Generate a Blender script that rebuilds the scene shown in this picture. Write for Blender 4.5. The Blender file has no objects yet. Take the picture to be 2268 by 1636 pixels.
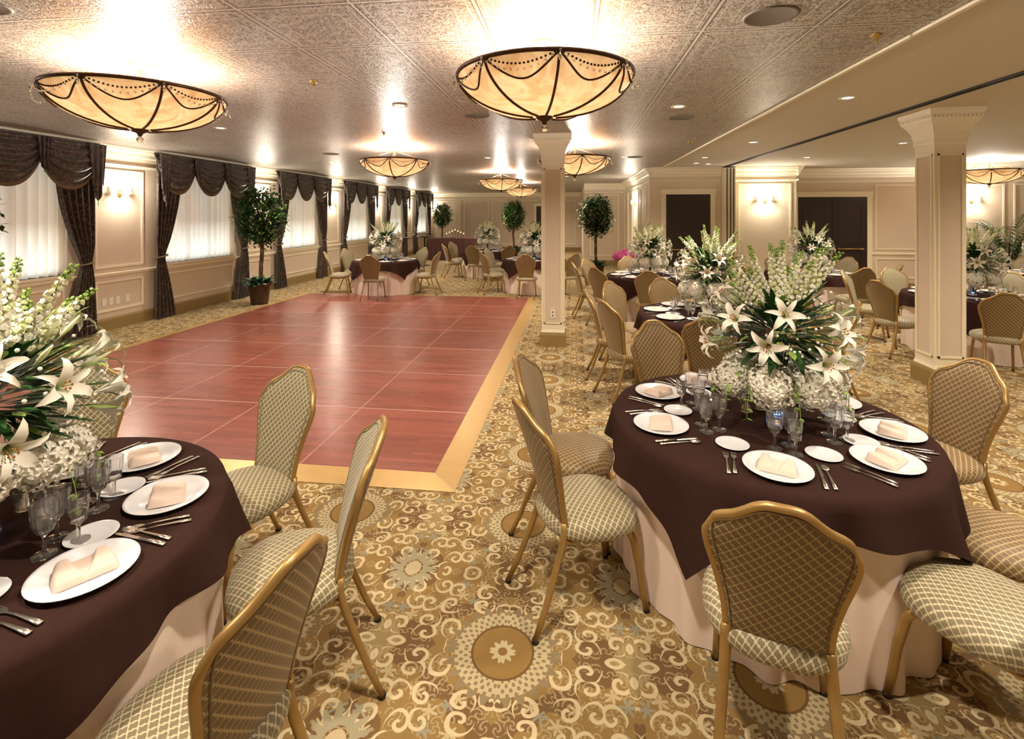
import bpy, math, random
from mathutils import Vector, Matrix
from math import sin, cos, pi, radians, atan2, sqrt
random.seed(7)
TH = radians(7.05)
CAMH = 1.865
HC = 3.0
ID = Matrix.Identity(4)
def F(x, z):
    return (x*cos(TH)-z*sin(TH), x*sin(TH)+z*cos(TH))
def C(r, g, b):
    def l(c):
        c /= 255.0
        return c/12.92 if c <= 0.04045 else ((c+0.055)/1.055)**2.4
    return (l(r), l(g), l(b), 1.0)

# ---------------------------------------------------------------- mesh builder
class MB:
    def __init__(s):
        s.v=[]; s.f=[]; s.m=[]; s.sm=[]; s.uv=[]
    def add(s, geo, mat=0, M=None, smooth=True, uv=None):
        vs, fs = geo
        o=len(s.v)
        if M is None: s.v.extend([tuple(p) for p in vs])
        else: s.v.extend([tuple(M@Vector(p)) for p in vs])
        if uv is None: s.uv.extend([(0,0)]*len(vs))
        else: s.uv.extend(uv)
        for f in fs:
            s.f.append(tuple(i+o for i in f)); s.m.append(mat); s.sm.append(smooth)
    def mesh(s, name, mats):
        me=bpy.data.meshes.new(name)
        me.from_pydata(s.v,[],s.f)
        for m in mats: me.materials.append(m)
        me.polygons.foreach_set('material_index', s.m)
        me.polygons.foreach_set('use_smooth', s.sm)
        ul=me.uv_layers.new(name='UVMap')
        li=[0]*len(me.loops); me.loops.foreach_get('vertex_index', li)
        fl=[]
        for i in li: fl.extend(s.uv[i])
        ul.data.foreach_set('uv', fl)
        me.validate(); me.update()
        return me
    def obj(s, name, mats, loc=(0,0,0), rz=0):
        return inst(name, s.mesh(name, mats), loc, rz)
def inst(name, me, loc=(0,0,0), rz=0, sc=1):
    o=bpy.data.objects.new(name, me)
    o.location=loc; o.rotation_euler=(0,0,rz); o.scale=(sc,sc,sc)
    bpy.context.scene.collection.objects.link(o)
    return o
def T(x,y,z): return Matrix.Translation((x,y,z))
def RZ(a): return Matrix.Rotation(a,4,'Z')
def RX(a): return Matrix.Rotation(a,4,'X')
def RY(a): return Matrix.Rotation(a,4,'Y')
def S(x,y,z): return Matrix.Diagonal((x,y,z,1))

def box(x0,x1,y0,y1,z0,z1):
    v=[(x0,y0,z0),(x1,y0,z0),(x1,y1,z0),(x0,y1,z0),(x0,y0,z1),(x1,y0,z1),(x1,y1,z1),(x0,y1,z1)]
    f=[(0,3,2,1),(4,5,6,7),(0,1,5,4),(1,2,6,5),(2,3,7,6),(3,0,4,7)]
    return v,f
def lathe(prof, seg=24):
    v=[];f=[]
    n=len(prof)
    for r,z in prof:
        r=max(r,1e-4)
        for i in range(seg):
            a=2*pi*i/seg; v.append((r*cos(a),r*sin(a),z))
    for j in range(n-1):
        for i in range(seg):
            k=(i+1)%seg
            f.append((j*seg+i,j*seg+k,(j+1)*seg+k,(j+1)*seg+i))
    return v,f
def grid(nu,nv,fn):
    v=[fn(i/nu,j/nv) for j in range(nv+1) for i in range(nu+1)]
    f=[]
    for j in range(nv):
        for i in range(nu):
            a=j*(nu+1)+i
            f.append((a,a+1,a+nu+2,a+nu+1))
    return v,f
def tube(pts, r, seg=8, closed=False, flat=1.0):
    pts=[Vector(p) for p in pts]; n=len(pts)
    rr=r if isinstance(r,(list,tuple)) else [r]*n
    v=[];f=[]; prev=None
    for i,p in enumerate(pts):
        if closed: t=pts[(i+1)%n]-pts[i-1]
        else: t=pts[min(i+1,n-1)]-pts[max(i-1,0)]
        if t.length<1e-9: t=Vector((0,0,1))
        t.normalize()
        if prev is None:
            up=Vector((0,0,1)) if abs(t.z)<0.9 else Vector((1,0,0))
            a=t.cross(up).normalized()
        else:
            a=prev-t*prev.dot(t)
            a=a.normalized() if a.length>1e-6 else prev
        prev=a; b=t.cross(a)
        for k in range(seg):
            an=2*pi*k/seg
            v.append(tuple(p+a*(rr[i]*cos(an))+b*(rr[i]*flat*sin(an))))
    m=n if closed else n-1
    for i in range(m):
        j=(i+1)%n
        for k in range(seg):
            l=(k+1)%seg
            f.append((i*seg+k,i*seg+l,j*seg+l,j*seg+k))
    if not closed:
        f.append(tuple(range(seg-1,-1,-1)))
        f.append(tuple((n-1)*seg+k for k in range(seg)))
    return v,f
def ball(r, seg=10, rings=6):
    return lathe([(r*sin(pi*j/rings), -r*cos(pi*j/rings)) for j in range(rings+1)], seg)
def loft_sq(prof):
    v=[];f=[]
    for h,z in prof:
        v+=[(-h,-h,z),(h,-h,z),(h,h,z),(-h,h,z)]
    for j in range(len(prof)-1):
        for i in range(4):
            k=(i+1)%4
            f.append((j*4+i,j*4+k,(j+1)*4+k,(j+1)*4+i))
    return v,f
def prism(poly, z0, z1):
    n=len(poly)
    v=[(x,y,z0) for x,y in poly]+[(x,y,z1) for x,y in poly]
    f=[tuple(range(n-1,-1,-1)), tuple(range(n,2*n))]
    for i in range(n):
        k=(i+1)%n; f.append((i,k,n+k,n+i))
    return v,f
def interp(tab, t):
    for (a,b),(c,d) in zip(tab,tab[1:]):
        if t<=c:
            k=(t-a)/(c-a) if c>a else 0
            k=max(0,min(1,k))
            return b+(d-b)*k
    return tab[-1][1]
def sinterp(tab,t):
    # smooth (Catmull-Rom) interpolation
    n=len(tab)
    for i in range(n-1):
        if t<=tab[i+1][0] or i==n-2:
            x0,y0=tab[i]; x1,y1=tab[i+1]
            k=max(0,min(1,(t-x0)/(x1-x0)))
            xm,ym=tab[max(0,i-1)]; xp,yp=tab[min(n-1,i+2)]
            m0=(y1-ym)/(x1-xm)*(x1-x0) if x1>xm else 0
            m1=(yp-y0)/(xp-x0)*(x1-x0) if xp>x0 else 0
            k2=k*k;k3=k2*k
            return (2*k3-3*k2+1)*y0+(k3-2*k2+k)*m0+(-2*k3+3*k2)*y1+(k3-k2)*m1
def frame_from(d):
    d=Vector(d).normalized()
    up=Vector((0,0,1)) if abs(d.z)<0.95 else Vector((1,0,0))
    a=up.cross(d).normalized(); b=d.cross(a)
    return d,a,b

# ---------------------------------------------------------------- materials
class NT:
    def __init__(s,name):
        s.mat=bpy.data.materials.new(name); s.mat.use_nodes=True
        s.nt=s.mat.node_tree; s.b=s.nt.nodes['Principled BSDF']
        s.out=s.nt.nodes['Material Output']
    def put(s,sock,val):
        if isinstance(val,bpy.types.NodeSocket): s.nt.links.new(val,sock)
        else: sock.default_value=val
    def n(s,typ,**k):
        nd=s.nt.nodes.new(typ)
        for a,b in k.items(): setattr(nd,a,b)
        return nd
    def m(s,op,a,b=0.0,c=0.0):
        nd=s.n('ShaderNodeMath',operation=op)
        s.put(nd.inputs[0],a); s.put(nd.inputs[1],b); s.put(nd.inputs[2],c)
        return nd.outputs[0]
    def mix(s,f,a,b):
        nd=s.n('ShaderNodeMix',data_type='RGBA')
        s.put(nd.inputs[0],f); s.put(nd.inputs[6],a); s.put(nd.inputs[7],b)
        return nd.outputs[2]
    def co(s,which='Object'):
        return s.n('ShaderNodeTexCoord').outputs[which]
    def sep(s,v):
        nd=s.n('ShaderNodeSeparateXYZ'); s.put(nd.inputs[0],v); return nd.outputs
    def comb(s,x,y,z=0.0):
        nd=s.n('ShaderNodeCombineXYZ'); s.put(nd.inputs[0],x); s.put(nd.inputs[1],y); s.put(nd.inputs[2],z); return nd.outputs[0]
    def noise(s,v,scale,detail=3,rough=0.5,dist=0.0):
        nd=s.n('ShaderNodeTexNoise'); s.put(nd.inputs['Vector'],v)
        nd.inputs['Scale'].default_value=scale; nd.inputs['Detail'].default_value=detail
        nd.inputs['Roughness'].default_value=rough; nd.inputs['Distortion'].default_value=dist
        return nd.outputs[0]
    def bump(s,h,strength=0.3,dist=0.01):
        nd=s.n('ShaderNodeBump'); nd.inputs['Strength'].default_value=strength; nd.inputs['Distance'].default_value=dist
        s.put(nd.inputs['Height'],h); s.put(s.b.inputs['Normal'],nd.outputs[0])
    def set(s,**k):
        mp=dict(color='Base Color',rough='Roughness',metal='Metallic',trans='Transmission Weight',ior='IOR',emc='Emission Color',ems='Emission Strength',spec='Specular IOR Level',sheen='Sheen Weight',coat='Coat Weight',alpha='Alpha',sss='Subsurface Weight')
        for a,b in k.items(): s.put(s.b.inputs[mp[a]],b)
        return s
def simple(name,color,rough=0.5,metal=0.0,**k):
    t=NT(name); t.set(color=color,rough=rough,metal=metal,**k); return t.mat
def noisy(name,c1,c2,scale=8,rough=0.6,metal=0.0,bump=0.0,**k):
    t=NT(name); n=t.noise(t.co(),scale,4)
    t.set(color=t.mix(n,c1,c2),rough=rough,metal=metal,**k)
    if bump: t.bump(n,bump,0.01)
    return t.mat

def mat_carpet():
    t=NT('carpet_scroll')
    x,y,_=t.sep(t.co())
    PX,PY=0.54,0.44
    px=t.m('PINGPONG',t.m('ADD',x,0.3),PX); py=t.m('PINGPONG',t.m('ADD',y,-2.1),PY)
    v0=t.comb(px,py)
    nz=t.n('ShaderNodeTexNoise'); t.put(nz.inputs['Vector'],v0); nz.inputs['Scale'].default_value=5
    wv=t.n('ShaderNodeVectorMath',operation='MULTIPLY_ADD')
    t.put(wv.inputs[0],nz.outputs['Color']); wv.inputs[1].default_value=(.06,.06,0); t.put(wv.inputs[2],v0)
    def spiral(scale,freq,arms,off):
        sc=t.n('ShaderNodeVectorMath',operation='MULTIPLY_ADD'); t.put(sc.inputs[0],wv.outputs[0])
        sc.inputs[1].default_value=(scale,scale,0); sc.inputs[2].default_value=(off,off*1.7,0)
        vo=t.n('ShaderNodeTexVoronoi'); vo.voronoi_dimensions='2D'; vo.inputs['Scale'].default_value=1; vo.inputs['Randomness'].default_value=.75
        t.put(vo.inputs['Vector'],sc.outputs[0])
        d=t.n('ShaderNodeVectorMath',operation='SUBTRACT'); t.put(d.inputs[0],sc.outputs[0]); t.put(d.inputs[1],vo.outputs['Position'])
        dx,dy,_=t.sep(d.outputs[0])
        ang=t.m('ARCTAN2',dy,dx); r=vo.outputs['Distance']
        cr,cg,cb=t.sep(vo.outputs['Color'])
        sg=t.m('SUBTRACT',t.m('MULTIPLY',t.m('GREATER_THAN',cr,0.5),2.0),1.0)
        arg=t.m('ADD',t.m('MULTIPLY',ang,arms),t.m('MULTIPLY',t.m('MULTIPLY',sg,r),freq))
        arg=t.m('ADD',arg,t.m('MULTIPLY',cg,6.28))
        return t.m('SINE',arg),r,cb,cr
    s1,r1,k1,q1=spiral(9.0,15.0,1.0,0.0)
    s2,r2,k2,q2=spiral(12.0,0.0,6.0,3.3)
    s3,r3,k3,q3=spiral(24.0,12.0,2.0,7.1)
    ln=t.noise(v0,4.0,1)
    base=t.mix(t.m('GREATER_THAN',ln,0.52),C(144,117,72),C(116,90,60))
    ln2=t.noise(v0,3.0,1,dist=1.0)
    base=t.mix(t.m('GREATER_THAN',ln2,0.58),base,C(154,134,94))
    m3=t.m('MULTIPLY',t.m('GREATER_THAN',s3,0.45),t.m('GREATER_THAN',k3,0.45))
    col=t.mix(t.m('MULTIPLY',m3,.65),base,C(180,162,122))
    pet=t.m('MULTIPLY',t.m('LESS_THAN',r2,t.m('MULTIPLY_ADD',s2,0.16,0.26)),t.m('GREATER_THAN',k2,0.5))
    petc=t.mix(t.m('GREATER_THAN',q2,0.6),C(188,172,134),C(148,146,126))
    col=t.mix(pet,col,petc)
    sc=t.m('MULTIPLY',t.m('GREATER_THAN',s1,0.45),t.m('LESS_THAN',r1,0.5))
    col=t.mix(sc,col,C(206,190,152))
    rm=t.m('SQRT',t.m('ADD',t.m('MULTIPLY',px,px),t.m('MULTIPLY',py,py)))
    am=t.m('ARCTAN2',py,px)
    def rep(col,cond,c): return t.mix(cond,col,c)
    pt=t.m('MULTIPLY_ADD',t.m('SINE',t.m('MULTIPLY',am,24.0)),0.02,.225)
    col=rep(col,t.m('LESS_THAN',rm,pt),C(140,124,94))
    sp=t.m('GREATER_THAN',t.m('MULTIPLY',t.m('SINE',t.m('MULTIPLY',am,34.0)),t.m('SINE',t.m('MULTIPLY',rm,150.0))),-0.25)
    col=rep(col,t.m('MULTIPLY',t.m('LESS_THAN',rm,.205),sp),C(194,178,140))
    col=rep(col,t.m('LESS_THAN',rm,.135),C(110,84,54))
    col=rep(col,t.m('LESS_THAN',rm,.125),C(146,116,68))
    p2=t.m('MULTIPLY_ADD',t.m('SINE',t.m('MULTIPLY',am,10.0)),0.010,.047)
    col=rep(col,t.m('LESS_THAN',rm,p2),C(200,186,148))
    col=rep(col,t.m('LESS_THAN',rm,.020),C(140,108,60))
    qx=t.m('SUBTRACT',PX,px); qy=t.m('SUBTRACT',PY,py)
    rq=t.m('SQRT',t.m('ADD',t.m('MULTIPLY',qx,qx),t.m('MULTIPLY',t.m('MULTIPLY',qy,qy),.6)))
    aq=t.m('ARCTAN2',qy,qx)
    fan=t.m('MULTIPLY',t.m('LESS_THAN',rq,t.m('MULTIPLY_ADD',t.m('SINE',t.m('MULTIPLY',aq,16.0)),0.025,0.10)),t.m('GREATER_THAN',rq,0.05))
    col=t.mix(fan,col,C(160,152,124))
    col=t.mix(t.m('LESS_THAN',rq,0.04),col,C(190,174,138))
    fine=t.noise(t.co(),260,2)
    col2=t.mix(t.m('MULTIPLY',fine,.32),col,C(88,68,42))
    t.set(color=col2,rough=.95,spec=.1)
    t.bump(fine,0.25,0.004)
    return t.mat
def mat_ceiling():
    t=NT('ceiling_tin_tile')
    x,y,_=t.sep(t.co())
    P=0.66
    ux=t.m('FRACT',t.m('DIVIDE',t.m('ADD',x,-2.11+66),P)); uy=t.m('FRACT',t.m('DIVIDE',t.m('ADD',y,66.1),P))
    ex=t.m('MINIMUM',ux,t.m('SUBTRACT',1.0,ux)); ey=t.m('MINIMUM',uy,t.m('SUBTRACT',1.0,uy))
    e=t.m('MINIMUM',ex,ey)
    line=t.m('LESS_THAN',e,0.014)
    shadow=t.m('LESS_THAN',e,0.026)
    n=t.noise(t.co(),30,2,dist=2.5)
    sw=t.m('GREATER_THAN',n,0.5)
    band=t.m('MULTIPLY',t.m('GREATER_THAN',e,0.06),t.m('LESS_THAN',e,0.075))
    band2=t.m('MULTIPLY',t.m('GREATER_THAN',e,0.19),t.m('LESS_THAN',e,0.205))
    h=t.m('ADD',t.m('ADD',t.m('MULTIPLY',sw,.6),t.m('MULTIPLY',n,.6)),t.m('ADD',band,band2))
    col=t.mix(sw,C(138,131,122),C(204,198,188))
    col=t.mix(t.m('MAXIMUM',band,band2),col,C(208,202,192))
    col=t.mix(shadow,col,C(88,83,77))
    col=t.mix(line,col,C(220,214,202))
    t.set(color=col,rough=.38,metal=.2)
    t.bump(h,0.6,0.011)
    return t.mat
def mat_parquet():
    t=NT('dance_floor_wood')
    co=t.co(); x,y,z=t.sep(co)
    br=t.n('ShaderNodeTexBrick'); t.put(br.inputs['Vector'],co)
    br.inputs['Scale'].default_value=1.0; br.inputs['Brick Width'].default_value=0.62; br.inputs['Row Height'].default_value=0.055
    br.inputs['Mortar Size'].default_value=0.0012; br.inputs['Color1'].default_value=C(158,86,70); br.inputs['Color2'].default_value=C(128,65,53); br.inputs['Mortar'].default_value=C(98,48,38)
    st=t.noise(t.comb(t.m('MULTIPLY',x,3.0),t.m('MULTIPLY',y,70.0)),1.0,4)
    col=t.mix(t.m('MULTIPLY',st,.55),br.outputs[0],C(96,44,34))
    t.set(color=col,rough=t.m('MULTIPLY_ADD',st,.14,.22),spec=.75)
    return t.mat
def mat_fabric(name,cell,line,scale=0.036,lw=0.13):
    t=NT(name)
    u,v,_=t.sep(t.co('UV'))
    u=t.m('DIVIDE',u,scale); v=t.m('DIVIDE',v,scale*1.05)
    w=0.05
    u=t.m('MULTIPLY_ADD',t.m('SINE',t.m('MULTIPLY',v,12.566)),w,u)
    v=t.m('MULTIPLY_ADD',t.m('SINE',t.m('MULTIPLY',u,12.566)),w,v)
    a=t.m('FRACT',t.m('ADD',t.m('ADD',u,v),100.0)); b=t.m('FRACT',t.m('ADD',t.m('SUBTRACT',u,v),100.0))
    ea=t.m('ABSOLUTE',t.m('SUBTRACT',a,.5)); eb=t.m('ABSOLUTE',t.m('SUBTRACT',b,.5))
    ln=t.m('LESS_THAN',t.m('MINIMUM',ea,eb),lw)
    fine=t.noise(t.co('UV'),900,1)
    col=t.mix(ln,cell,line)
    col=t.mix(t.m('MULTIPLY',fine,.25),col,C(70,56,34))
    t.set(color=col,rough=.5,sheen=.15,spec=.35)
    t.bump(ln,.25,.003)
    return t.mat
def mat_curtain():
    t=NT('curtain_damask')
    n=t.noise(t.co(),16,3,dist=2.0)
    col=t.mix(t.m('GREATER_THAN',n,.56),C(58,46,40),C(104,88,74))
    t.set(color=col,rough=.5,sheen=.2); return t.mat
def mat_sheer():
    t=NT('sheer_fabric')
    d=t.n('ShaderNodeBsdfDiffuse'); d.inputs[0].default_value=C(244,222,192)
    tr=t.n('ShaderNodeBsdfTranslucent'); tr.inputs[0].default_value=C(250,234,212)
    z=t.sep(t.co())[2]
    mx=t.n('ShaderNodeMixShader')
    t.put(mx.inputs[0],t.m('MINIMUM',.8,t.m('MAXIMUM',.14,t.m('MULTIPLY_ADD',z,-.75,1.45))))  # more translucent lower down: the brighter window glow is built into the cloth
    t.nt.links.new(d.outputs[0],mx.inputs[1]); t.nt.links.new(tr.outputs[0],mx.inputs[2])
    t.nt.links.new(mx.outputs[0],t.out.inputs[0]); return t.mat
def mat_alabaster():
    t=NT('alabaster_glass')
    n=t.noise(t.co(),4.5,5,.6,2.2)
    z=t.sep(t.co())[2]
    k=t.m('MULTIPLY',z,-3.6)
    n2=t.m('MULTIPLY_ADD',t.m('SUBTRACT',n,.5),1.5,.5)
    col=t.mix(n2,(1,.45,.13,1),(1,.76,.40,1))
    st=t.m('ADD',t.m('MULTIPLY',n2,.75),t.m('MULTIPLY_ADD',k,0.75,0.18))
    t.set(color=C(196,138,82),rough=.35,emc=col,ems=st)
    t.mat.cycles.emission_sampling='NONE'
    return t.mat
def emis(name,c,s):
    t=NT(name); t.set(color=c,emc=c,ems=s); t.mat.cycles.emission_sampling='NONE'; return t.mat

M_carpet=mat_carpet(); M_ceil=mat_ceiling(); M_wood=mat_parquet()
M_fab=mat_fabric('chair_fabric_seat',C(132,121,92),C(206,195,162),.033,.10)
M_fabB=mat_fabric('chair_fabric_back',C(116,94,60),C(184,162,116),.036,.08)
M_fab2=mat_fabric('chair_fabric_browner',C(122,98,62),C(186,162,120),.034,.09)  # browner, deeper-toned copy of the seat fabric for some chairs
M_gold=noisy('gold_frame',C(158,126,74),C(180,148,92),20,.35,.55)
M_black=simple('black_rubber',C(25,22,20),.6)
M_wall=noisy('wall_cream',C(220,205,180),C(228,214,190),3,.75)
M_wallp=noisy('wallpaper_blush',C(212,195,174),C(219,203,182),6,.8)
M_trim=simple('trim_ivory',C(240,230,204),.5)
M_base=noisy('baseboard_gold',C(140,116,70),C(154,128,80),10,.5)
M_dry=simple('ceiling_drywall',C(210,203,188),.8)
M_track=simple('track_dark',C(40,34,30),.6)
M_cur=mat_curtain(); M_sheer=mat_sheer()
M_fringe=noisy('fringe_bullion',C(104,86,66),C(132,112,84),60,.8)
M_brown=noisy('tablecloth_chocolate',C(50,32,28),C(58,38,33),30,.95,spec=.08)
M_pink=noisy('tablecloth_blush',C(228,208,196),C(236,218,206),5,.7)
M_white=simple('porcelain_white',C(222,224,230),.15)
M_nap=simple('napkin_blush',C(218,198,184),.85)
M_silver=simple('silverware_steel',C(225,222,218),.25,1.0)
M_glass=simple('crystal_glass',(1,1,1,1),.02,0,trans=.97,ior=1.48)
M_leafD=noisy('leaf_dark',C(28,58,28),C(54,96,44),12,.4)
M_leafL=noisy('leaf_lime',C(112,150,58),C(160,184,90),12,.5)
M_petal=noisy('petal_white',C(230,225,208),C(246,243,232),20,.6)
M_petalc=noisy('petal_cream',C(234,232,198),C(212,222,160),14,.6)
M_stamen=simple('stamen_orange',C(170,90,30),.7)
M_pinkfl=noisy('petal_magenta',C(170,50,110),C(210,100,160),20,.6)
M_bark=noisy('bark',C(88,66,48),C(120,96,72),30,.9,bump=.3)
M_pot=noisy('pot_bronze',C(58,42,32),C(80,60,44),8,.35,.3)
M_bronze=noisy('bronze_dark',C(62,38,20),C(92,62,34),25,.4,.5)
M_alab=mat_alabaster()
M_door=noisy('door_espresso',C(38,28,26),C(50,36,32),6,.4)
M_brass=simple('brass',C(190,160,90),.3,.9)
M_plastic=simple('plate_white_plastic',C(238,234,224),.4)
M_grey=simple('speaker_grille',C(120,114,104),.7)
M_bulb=emis('lamp_bulb',(1,.88,.7,1),30)
M_can=emis('downlight_lens',(1,.9,.75,1),6)
M_blue=emis('vase_led_blue',(.15,.35,1,1),5)
M_flame=emis('candle_glow',(1,.55,.2,1),2)
M_bluewin=simple('window_frame_white',C(230,232,236),.5)
M_goldedge=noisy('dance_floor_edge_gold',C(186,150,92),C(200,166,106),12,.35,.3)
M_seam=simple('dance_floor_seam',C(220,188,178),.35,.3)
M_velvet=noisy('buffet_cloth',C(72,40,40),C(96,60,56),14,.7)
M_leafT=noisy('leaf_teal',C(40,84,72),C(70,120,98),14,.45)

# ---------------------------------------------------------------- shell
XL=-7.45; XR=14.0; YB=-2.6; YF=25.6
def boxo(name,b,mat,smooth=False):
    mb=MB(); mb.add(box(*b),0,smooth=False); return mb.obj(name,[mat])
boxo('floor',(XL-.2,XR+.2,YB-.2,YF+.2,-.1,0),M_carpet)
boxo('ceiling',(XL-.2,2.11,YB-.2,YF+.2,HC,HC+.1),M_ceil)
boxo('ceiling_drywall',(2.11,XR+.2,YB-.2,YF+.2,HC,HC+.1),M_dry)
WINS=[.70,4.3,7.95,11.55,15.15,18.8,22.45]
WW=2.5
SILL=.97; HEAD=2.72
mb=MB()
mb.add(box(XL-.2,XL,YB,YF,0,SILL),0,smooth=False)
mb.add(box(XL-.2,XL,YB,YF,HEAD,HC),0,smooth=False)
cur=YB
for w in WINS:
    a,b=w+.3,w+WW-.3
    mb.add(box(XL-.2,XL,cur,a,SILL,HEAD),0,smooth=False); cur=b
mb.add(box(XL-.2,XL,cur,YF,SILL,HEAD),0,smooth=False)
mb.obj('wall_left',[M_wallp])
for i,w in enumerate(WINS):
    mb=MB(); a,b=w+.3,w+WW-.3; x0,x1=XL-.16,XL-.10
    for yy in (a,b-.05): mb.add(box(x0,x1,yy,yy+.05,SILL,HEAD),0,smooth=False)
    for yy in (a+(b-a)/3,a+2*(b-a)/3): mb.add(box(x0,x1,yy-.02,yy+.02,SILL+.05,HEAD-.05),0,smooth=False)
    for zz in (SILL,HEAD-.05): mb.add(box(x0,x1,a,b,zz,zz+.05),0,smooth=False)
    mb.add(box(XL-.1,XL+.04,a-.03,b+.03,SILL-.04,SILL),1,smooth=False)
    mb.obj('window_%d'%(i+1),[M_bluewin,M_trim])
    mb=MB()
    mb.add(grid(220,2,lambda u,v:(XL-.045+.034*sin(u*2*pi*13+1.1*sin(u*14))+.008*sin(u*90),a+.02+u*(b-a-.04),SILL+.005+v*(HEAD-SILL-.01))),0)
    mb.obj('sheer_curtain',[M_sheer])
def extr(name,p0,p1,nrm,prof,mat,mb=None,mi=0):
    own=mb is None
    if own: mb=MB()
    n=len(prof); v=[]
    for p in (p0,p1):
        for o,z in prof: v.append((p[0]+nrm[0]*o,p[1]+nrm[1]*o,z))
    f=[(i,(i+1)%n,n+(i+1)%n,n+i) for i in range(n)]
    f+=[tuple(range(n)),tuple(range(2*n-1,n-1,-1))]
    mb.add((v,f),mi,smooth=False)
    if own: return mb.obj(name,[mat])
CROWN=[(0,2.78),(.02,2.78),(.025,2.82),(.05,2.84),(.06,2.89),(.1,2.93),(.11,2.96),(.14,2.97),(.14,3.0),(0,3.0)]
RAIL=[(0,2.66),(.018,2.665),(.025,2.69),(0,2.70)]
BASE=[(0,0),(.025,0),(.025,.17),(.012,.2),(0,.2)]
CHAIRR=[(0,.86),(.02,.87),(.035,.90),(.035,.92),(0,.93)]
def wall_trims(side,p0,p1,nrm,chair=False):
    extr('trim_crown_'+side,p0,p1,nrm,CROWN,M_trim)
    extr('baseboard_'+side,p0,p1,nrm,BASE,M_base)
    extr('trim_picture_rail_'+side,p0,p1,nrm,RAIL,M_trim)
    if chair: extr('trim_chair_rail_'+side,p0,p1,nrm,CHAIRR,M_trim)
wall_trims('left',(XL,YB),(XL,YF),(1,0),True)
def panel(mb,p0,p1,z0,z1,nrm,w=.035,d=.018,mi=0):
    dx,dy=p1[0]-p0[0],p1[1]-p0[1]; L=sqrt(dx*dx+dy*dy)
    nx=Vector((nrm[0],nrm[1],0)); ax=Vector((dx/L,dy/L,0))
    M=Matrix(((ax.x,nx.x,0,p0[0]),(ax.y,nx.y,0,p0[1]),(0,0,1,0),(0,0,0,1)))
    for b in ((0,L,0,d,z0,z0+w),(0,L,0,d,z1-w,z1),(0,w,0,d,z0+w,z1-w),(L-w,L,0,d,z0+w,z1-w)):
        mb.add(box(*b),mi,M,smooth=False)
mb=MB()
for i,w in enumerate(WINS):
    a=w+WW+.12; b=w+3.55-.0
    panel(mb,(XL,a),(XL,b-.05),1.0,2.6,(1,0))
    panel(mb,(XL,a),(XL,b-.05),.3,.8,(1,0))
    panel(mb,(XL,w+.35),(XL,w+WW-.35),.3,.8,(1,0))
mb.obj('trim_panels_left',[M_trim])
boxo('wall_back',(XL-.2,XR+.2,YB-.2,YB,0,HC),M_wall)
boxo('wall_right',(XR,XR+.2,YB,13.2,0,HC),M_wallp)
boxo('wall_far',(XL-.2,.4,YF,YF+.2,0,HC),M_wallp)
boxo('wall_far_middle',(.4,1.84,18.5,YF+.2,0,HC),M_wallp)
boxo('wall_block',(1.84,3.5,12.4,YF+.2,0,HC),M_wall)
boxo('wall_pilaster',(3.78,5.2,12.4,13.4,0,HC),M_wall)
boxo('wall_far_right',(3.5,XR+.2,13.2,13.6,0,HC),M_wallp)
wall_trims('far',(XL,YF),(.4,YF),(0,-1)); wall_trims('far_middle',(.4,18.5),(1.84,18.5),(0,-1))
wall_trims('block_front',(1.84,12.4),(3.5,12.4),(0,-1)); wall_trims('block_side',(1.84,12.3),(1.84,18.5),(-1,0))
wall_trims('pilaster',(3.78,12.4),(5.2,12.4),(0,-1)); wall_trims('pilaster_side',(5.2,12.3),(5.2,13.2),(1,0))
wall_trims('far_right',(5.2,13.2),(XR,13.2),(0,-1),True); wall_trims('right',(XR,YB),(XR,13.2),(-1,0))
mb=MB()
panel(mb,(3.9,12.4),(5.08,12.4),.3,2.6,(0,-1))
for a,b in ((7.35,8.6),(8.8,10.2),(10.4,12.0),(12.2,13.7)):
    panel(mb,(a,13.2),(b,13.2),1.0,2.6,(0,-1)); panel(mb,(a,13.2),(b,13.2),.3,.8,(0,-1))
for a in (12.9,14.4,15.9,17.2): panel(mb,(1.84,a),(1.84,a+1.1),.35,2.6,(-1,0))
panel(mb,(.6,18.5),(1.65,18.5),.35,2.6,(0,-1))
for k in range(5): panel(mb,(-7.2+k*1.5,YF),(-5.9+k*1.5,YF),.35,2.6,(0,-1))
mb.obj('trim_panels_far',[M_trim])
def door(name,x0,x1,y,h,leaves=1):
    mb=MB()
    mb.add(box(x0,x1,y-.02,y,0.005,h),0,smooth=False)
    w=.11
    for b in ((x0-w,x0,y-.05,y,0,h),(x1,x1+w,y-.05,y,0,h),(x0-w-.02,x1+w+.02,y-.06,y,h,h+.13)):
        mb.add(box(*b),1,smooth=False)
    lw=(x1-x0)/leaves
    for k in range(leaves):
        a=x0+k*lw; c=a+lw
        mb.add(box(a+.005,c-.005,y-.045,y-.02,.01,h-.01),0,smooth=False)
        for z0,z1 in ((.2,.95),(1.15,h-.2)):
            for b in ((a+.12,c-.12,y-.053,y-.045,z0,z0+.02),(a+.12,c-.12,y-.053,y-.045,z1,z1+.02),(a+.12,a+.14,y-.053,y-.045,z0,z1),(c-.14,c-.12,y-.053,y-.045,z0,z1)):
                mb.add(box(*b),0,smooth=False)
        mb.add(tube([(a+.1,y-.09,1.02),(c-.1,y-.09,1.02)],.014,8),2)
        for xx in (a+.14,c-.14): mb.add(box(xx-.02,xx+.02,y-.09,y-.045,1.0,1.04),2,smooth=False)
    mb.obj(name,[M_door,M_trim,M_brass])
door('door_1',2.22,3.25,12.4,2.35,1)
door('door_2',5.55,7.15,13.2,2.3,2)
door('door_3',-1.9,-.9,YF,2.3,1)
boxo('folding_partition',(3.505,3.775,12.2,12.75,0,2.97),M_trim)
mb=MB()
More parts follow.
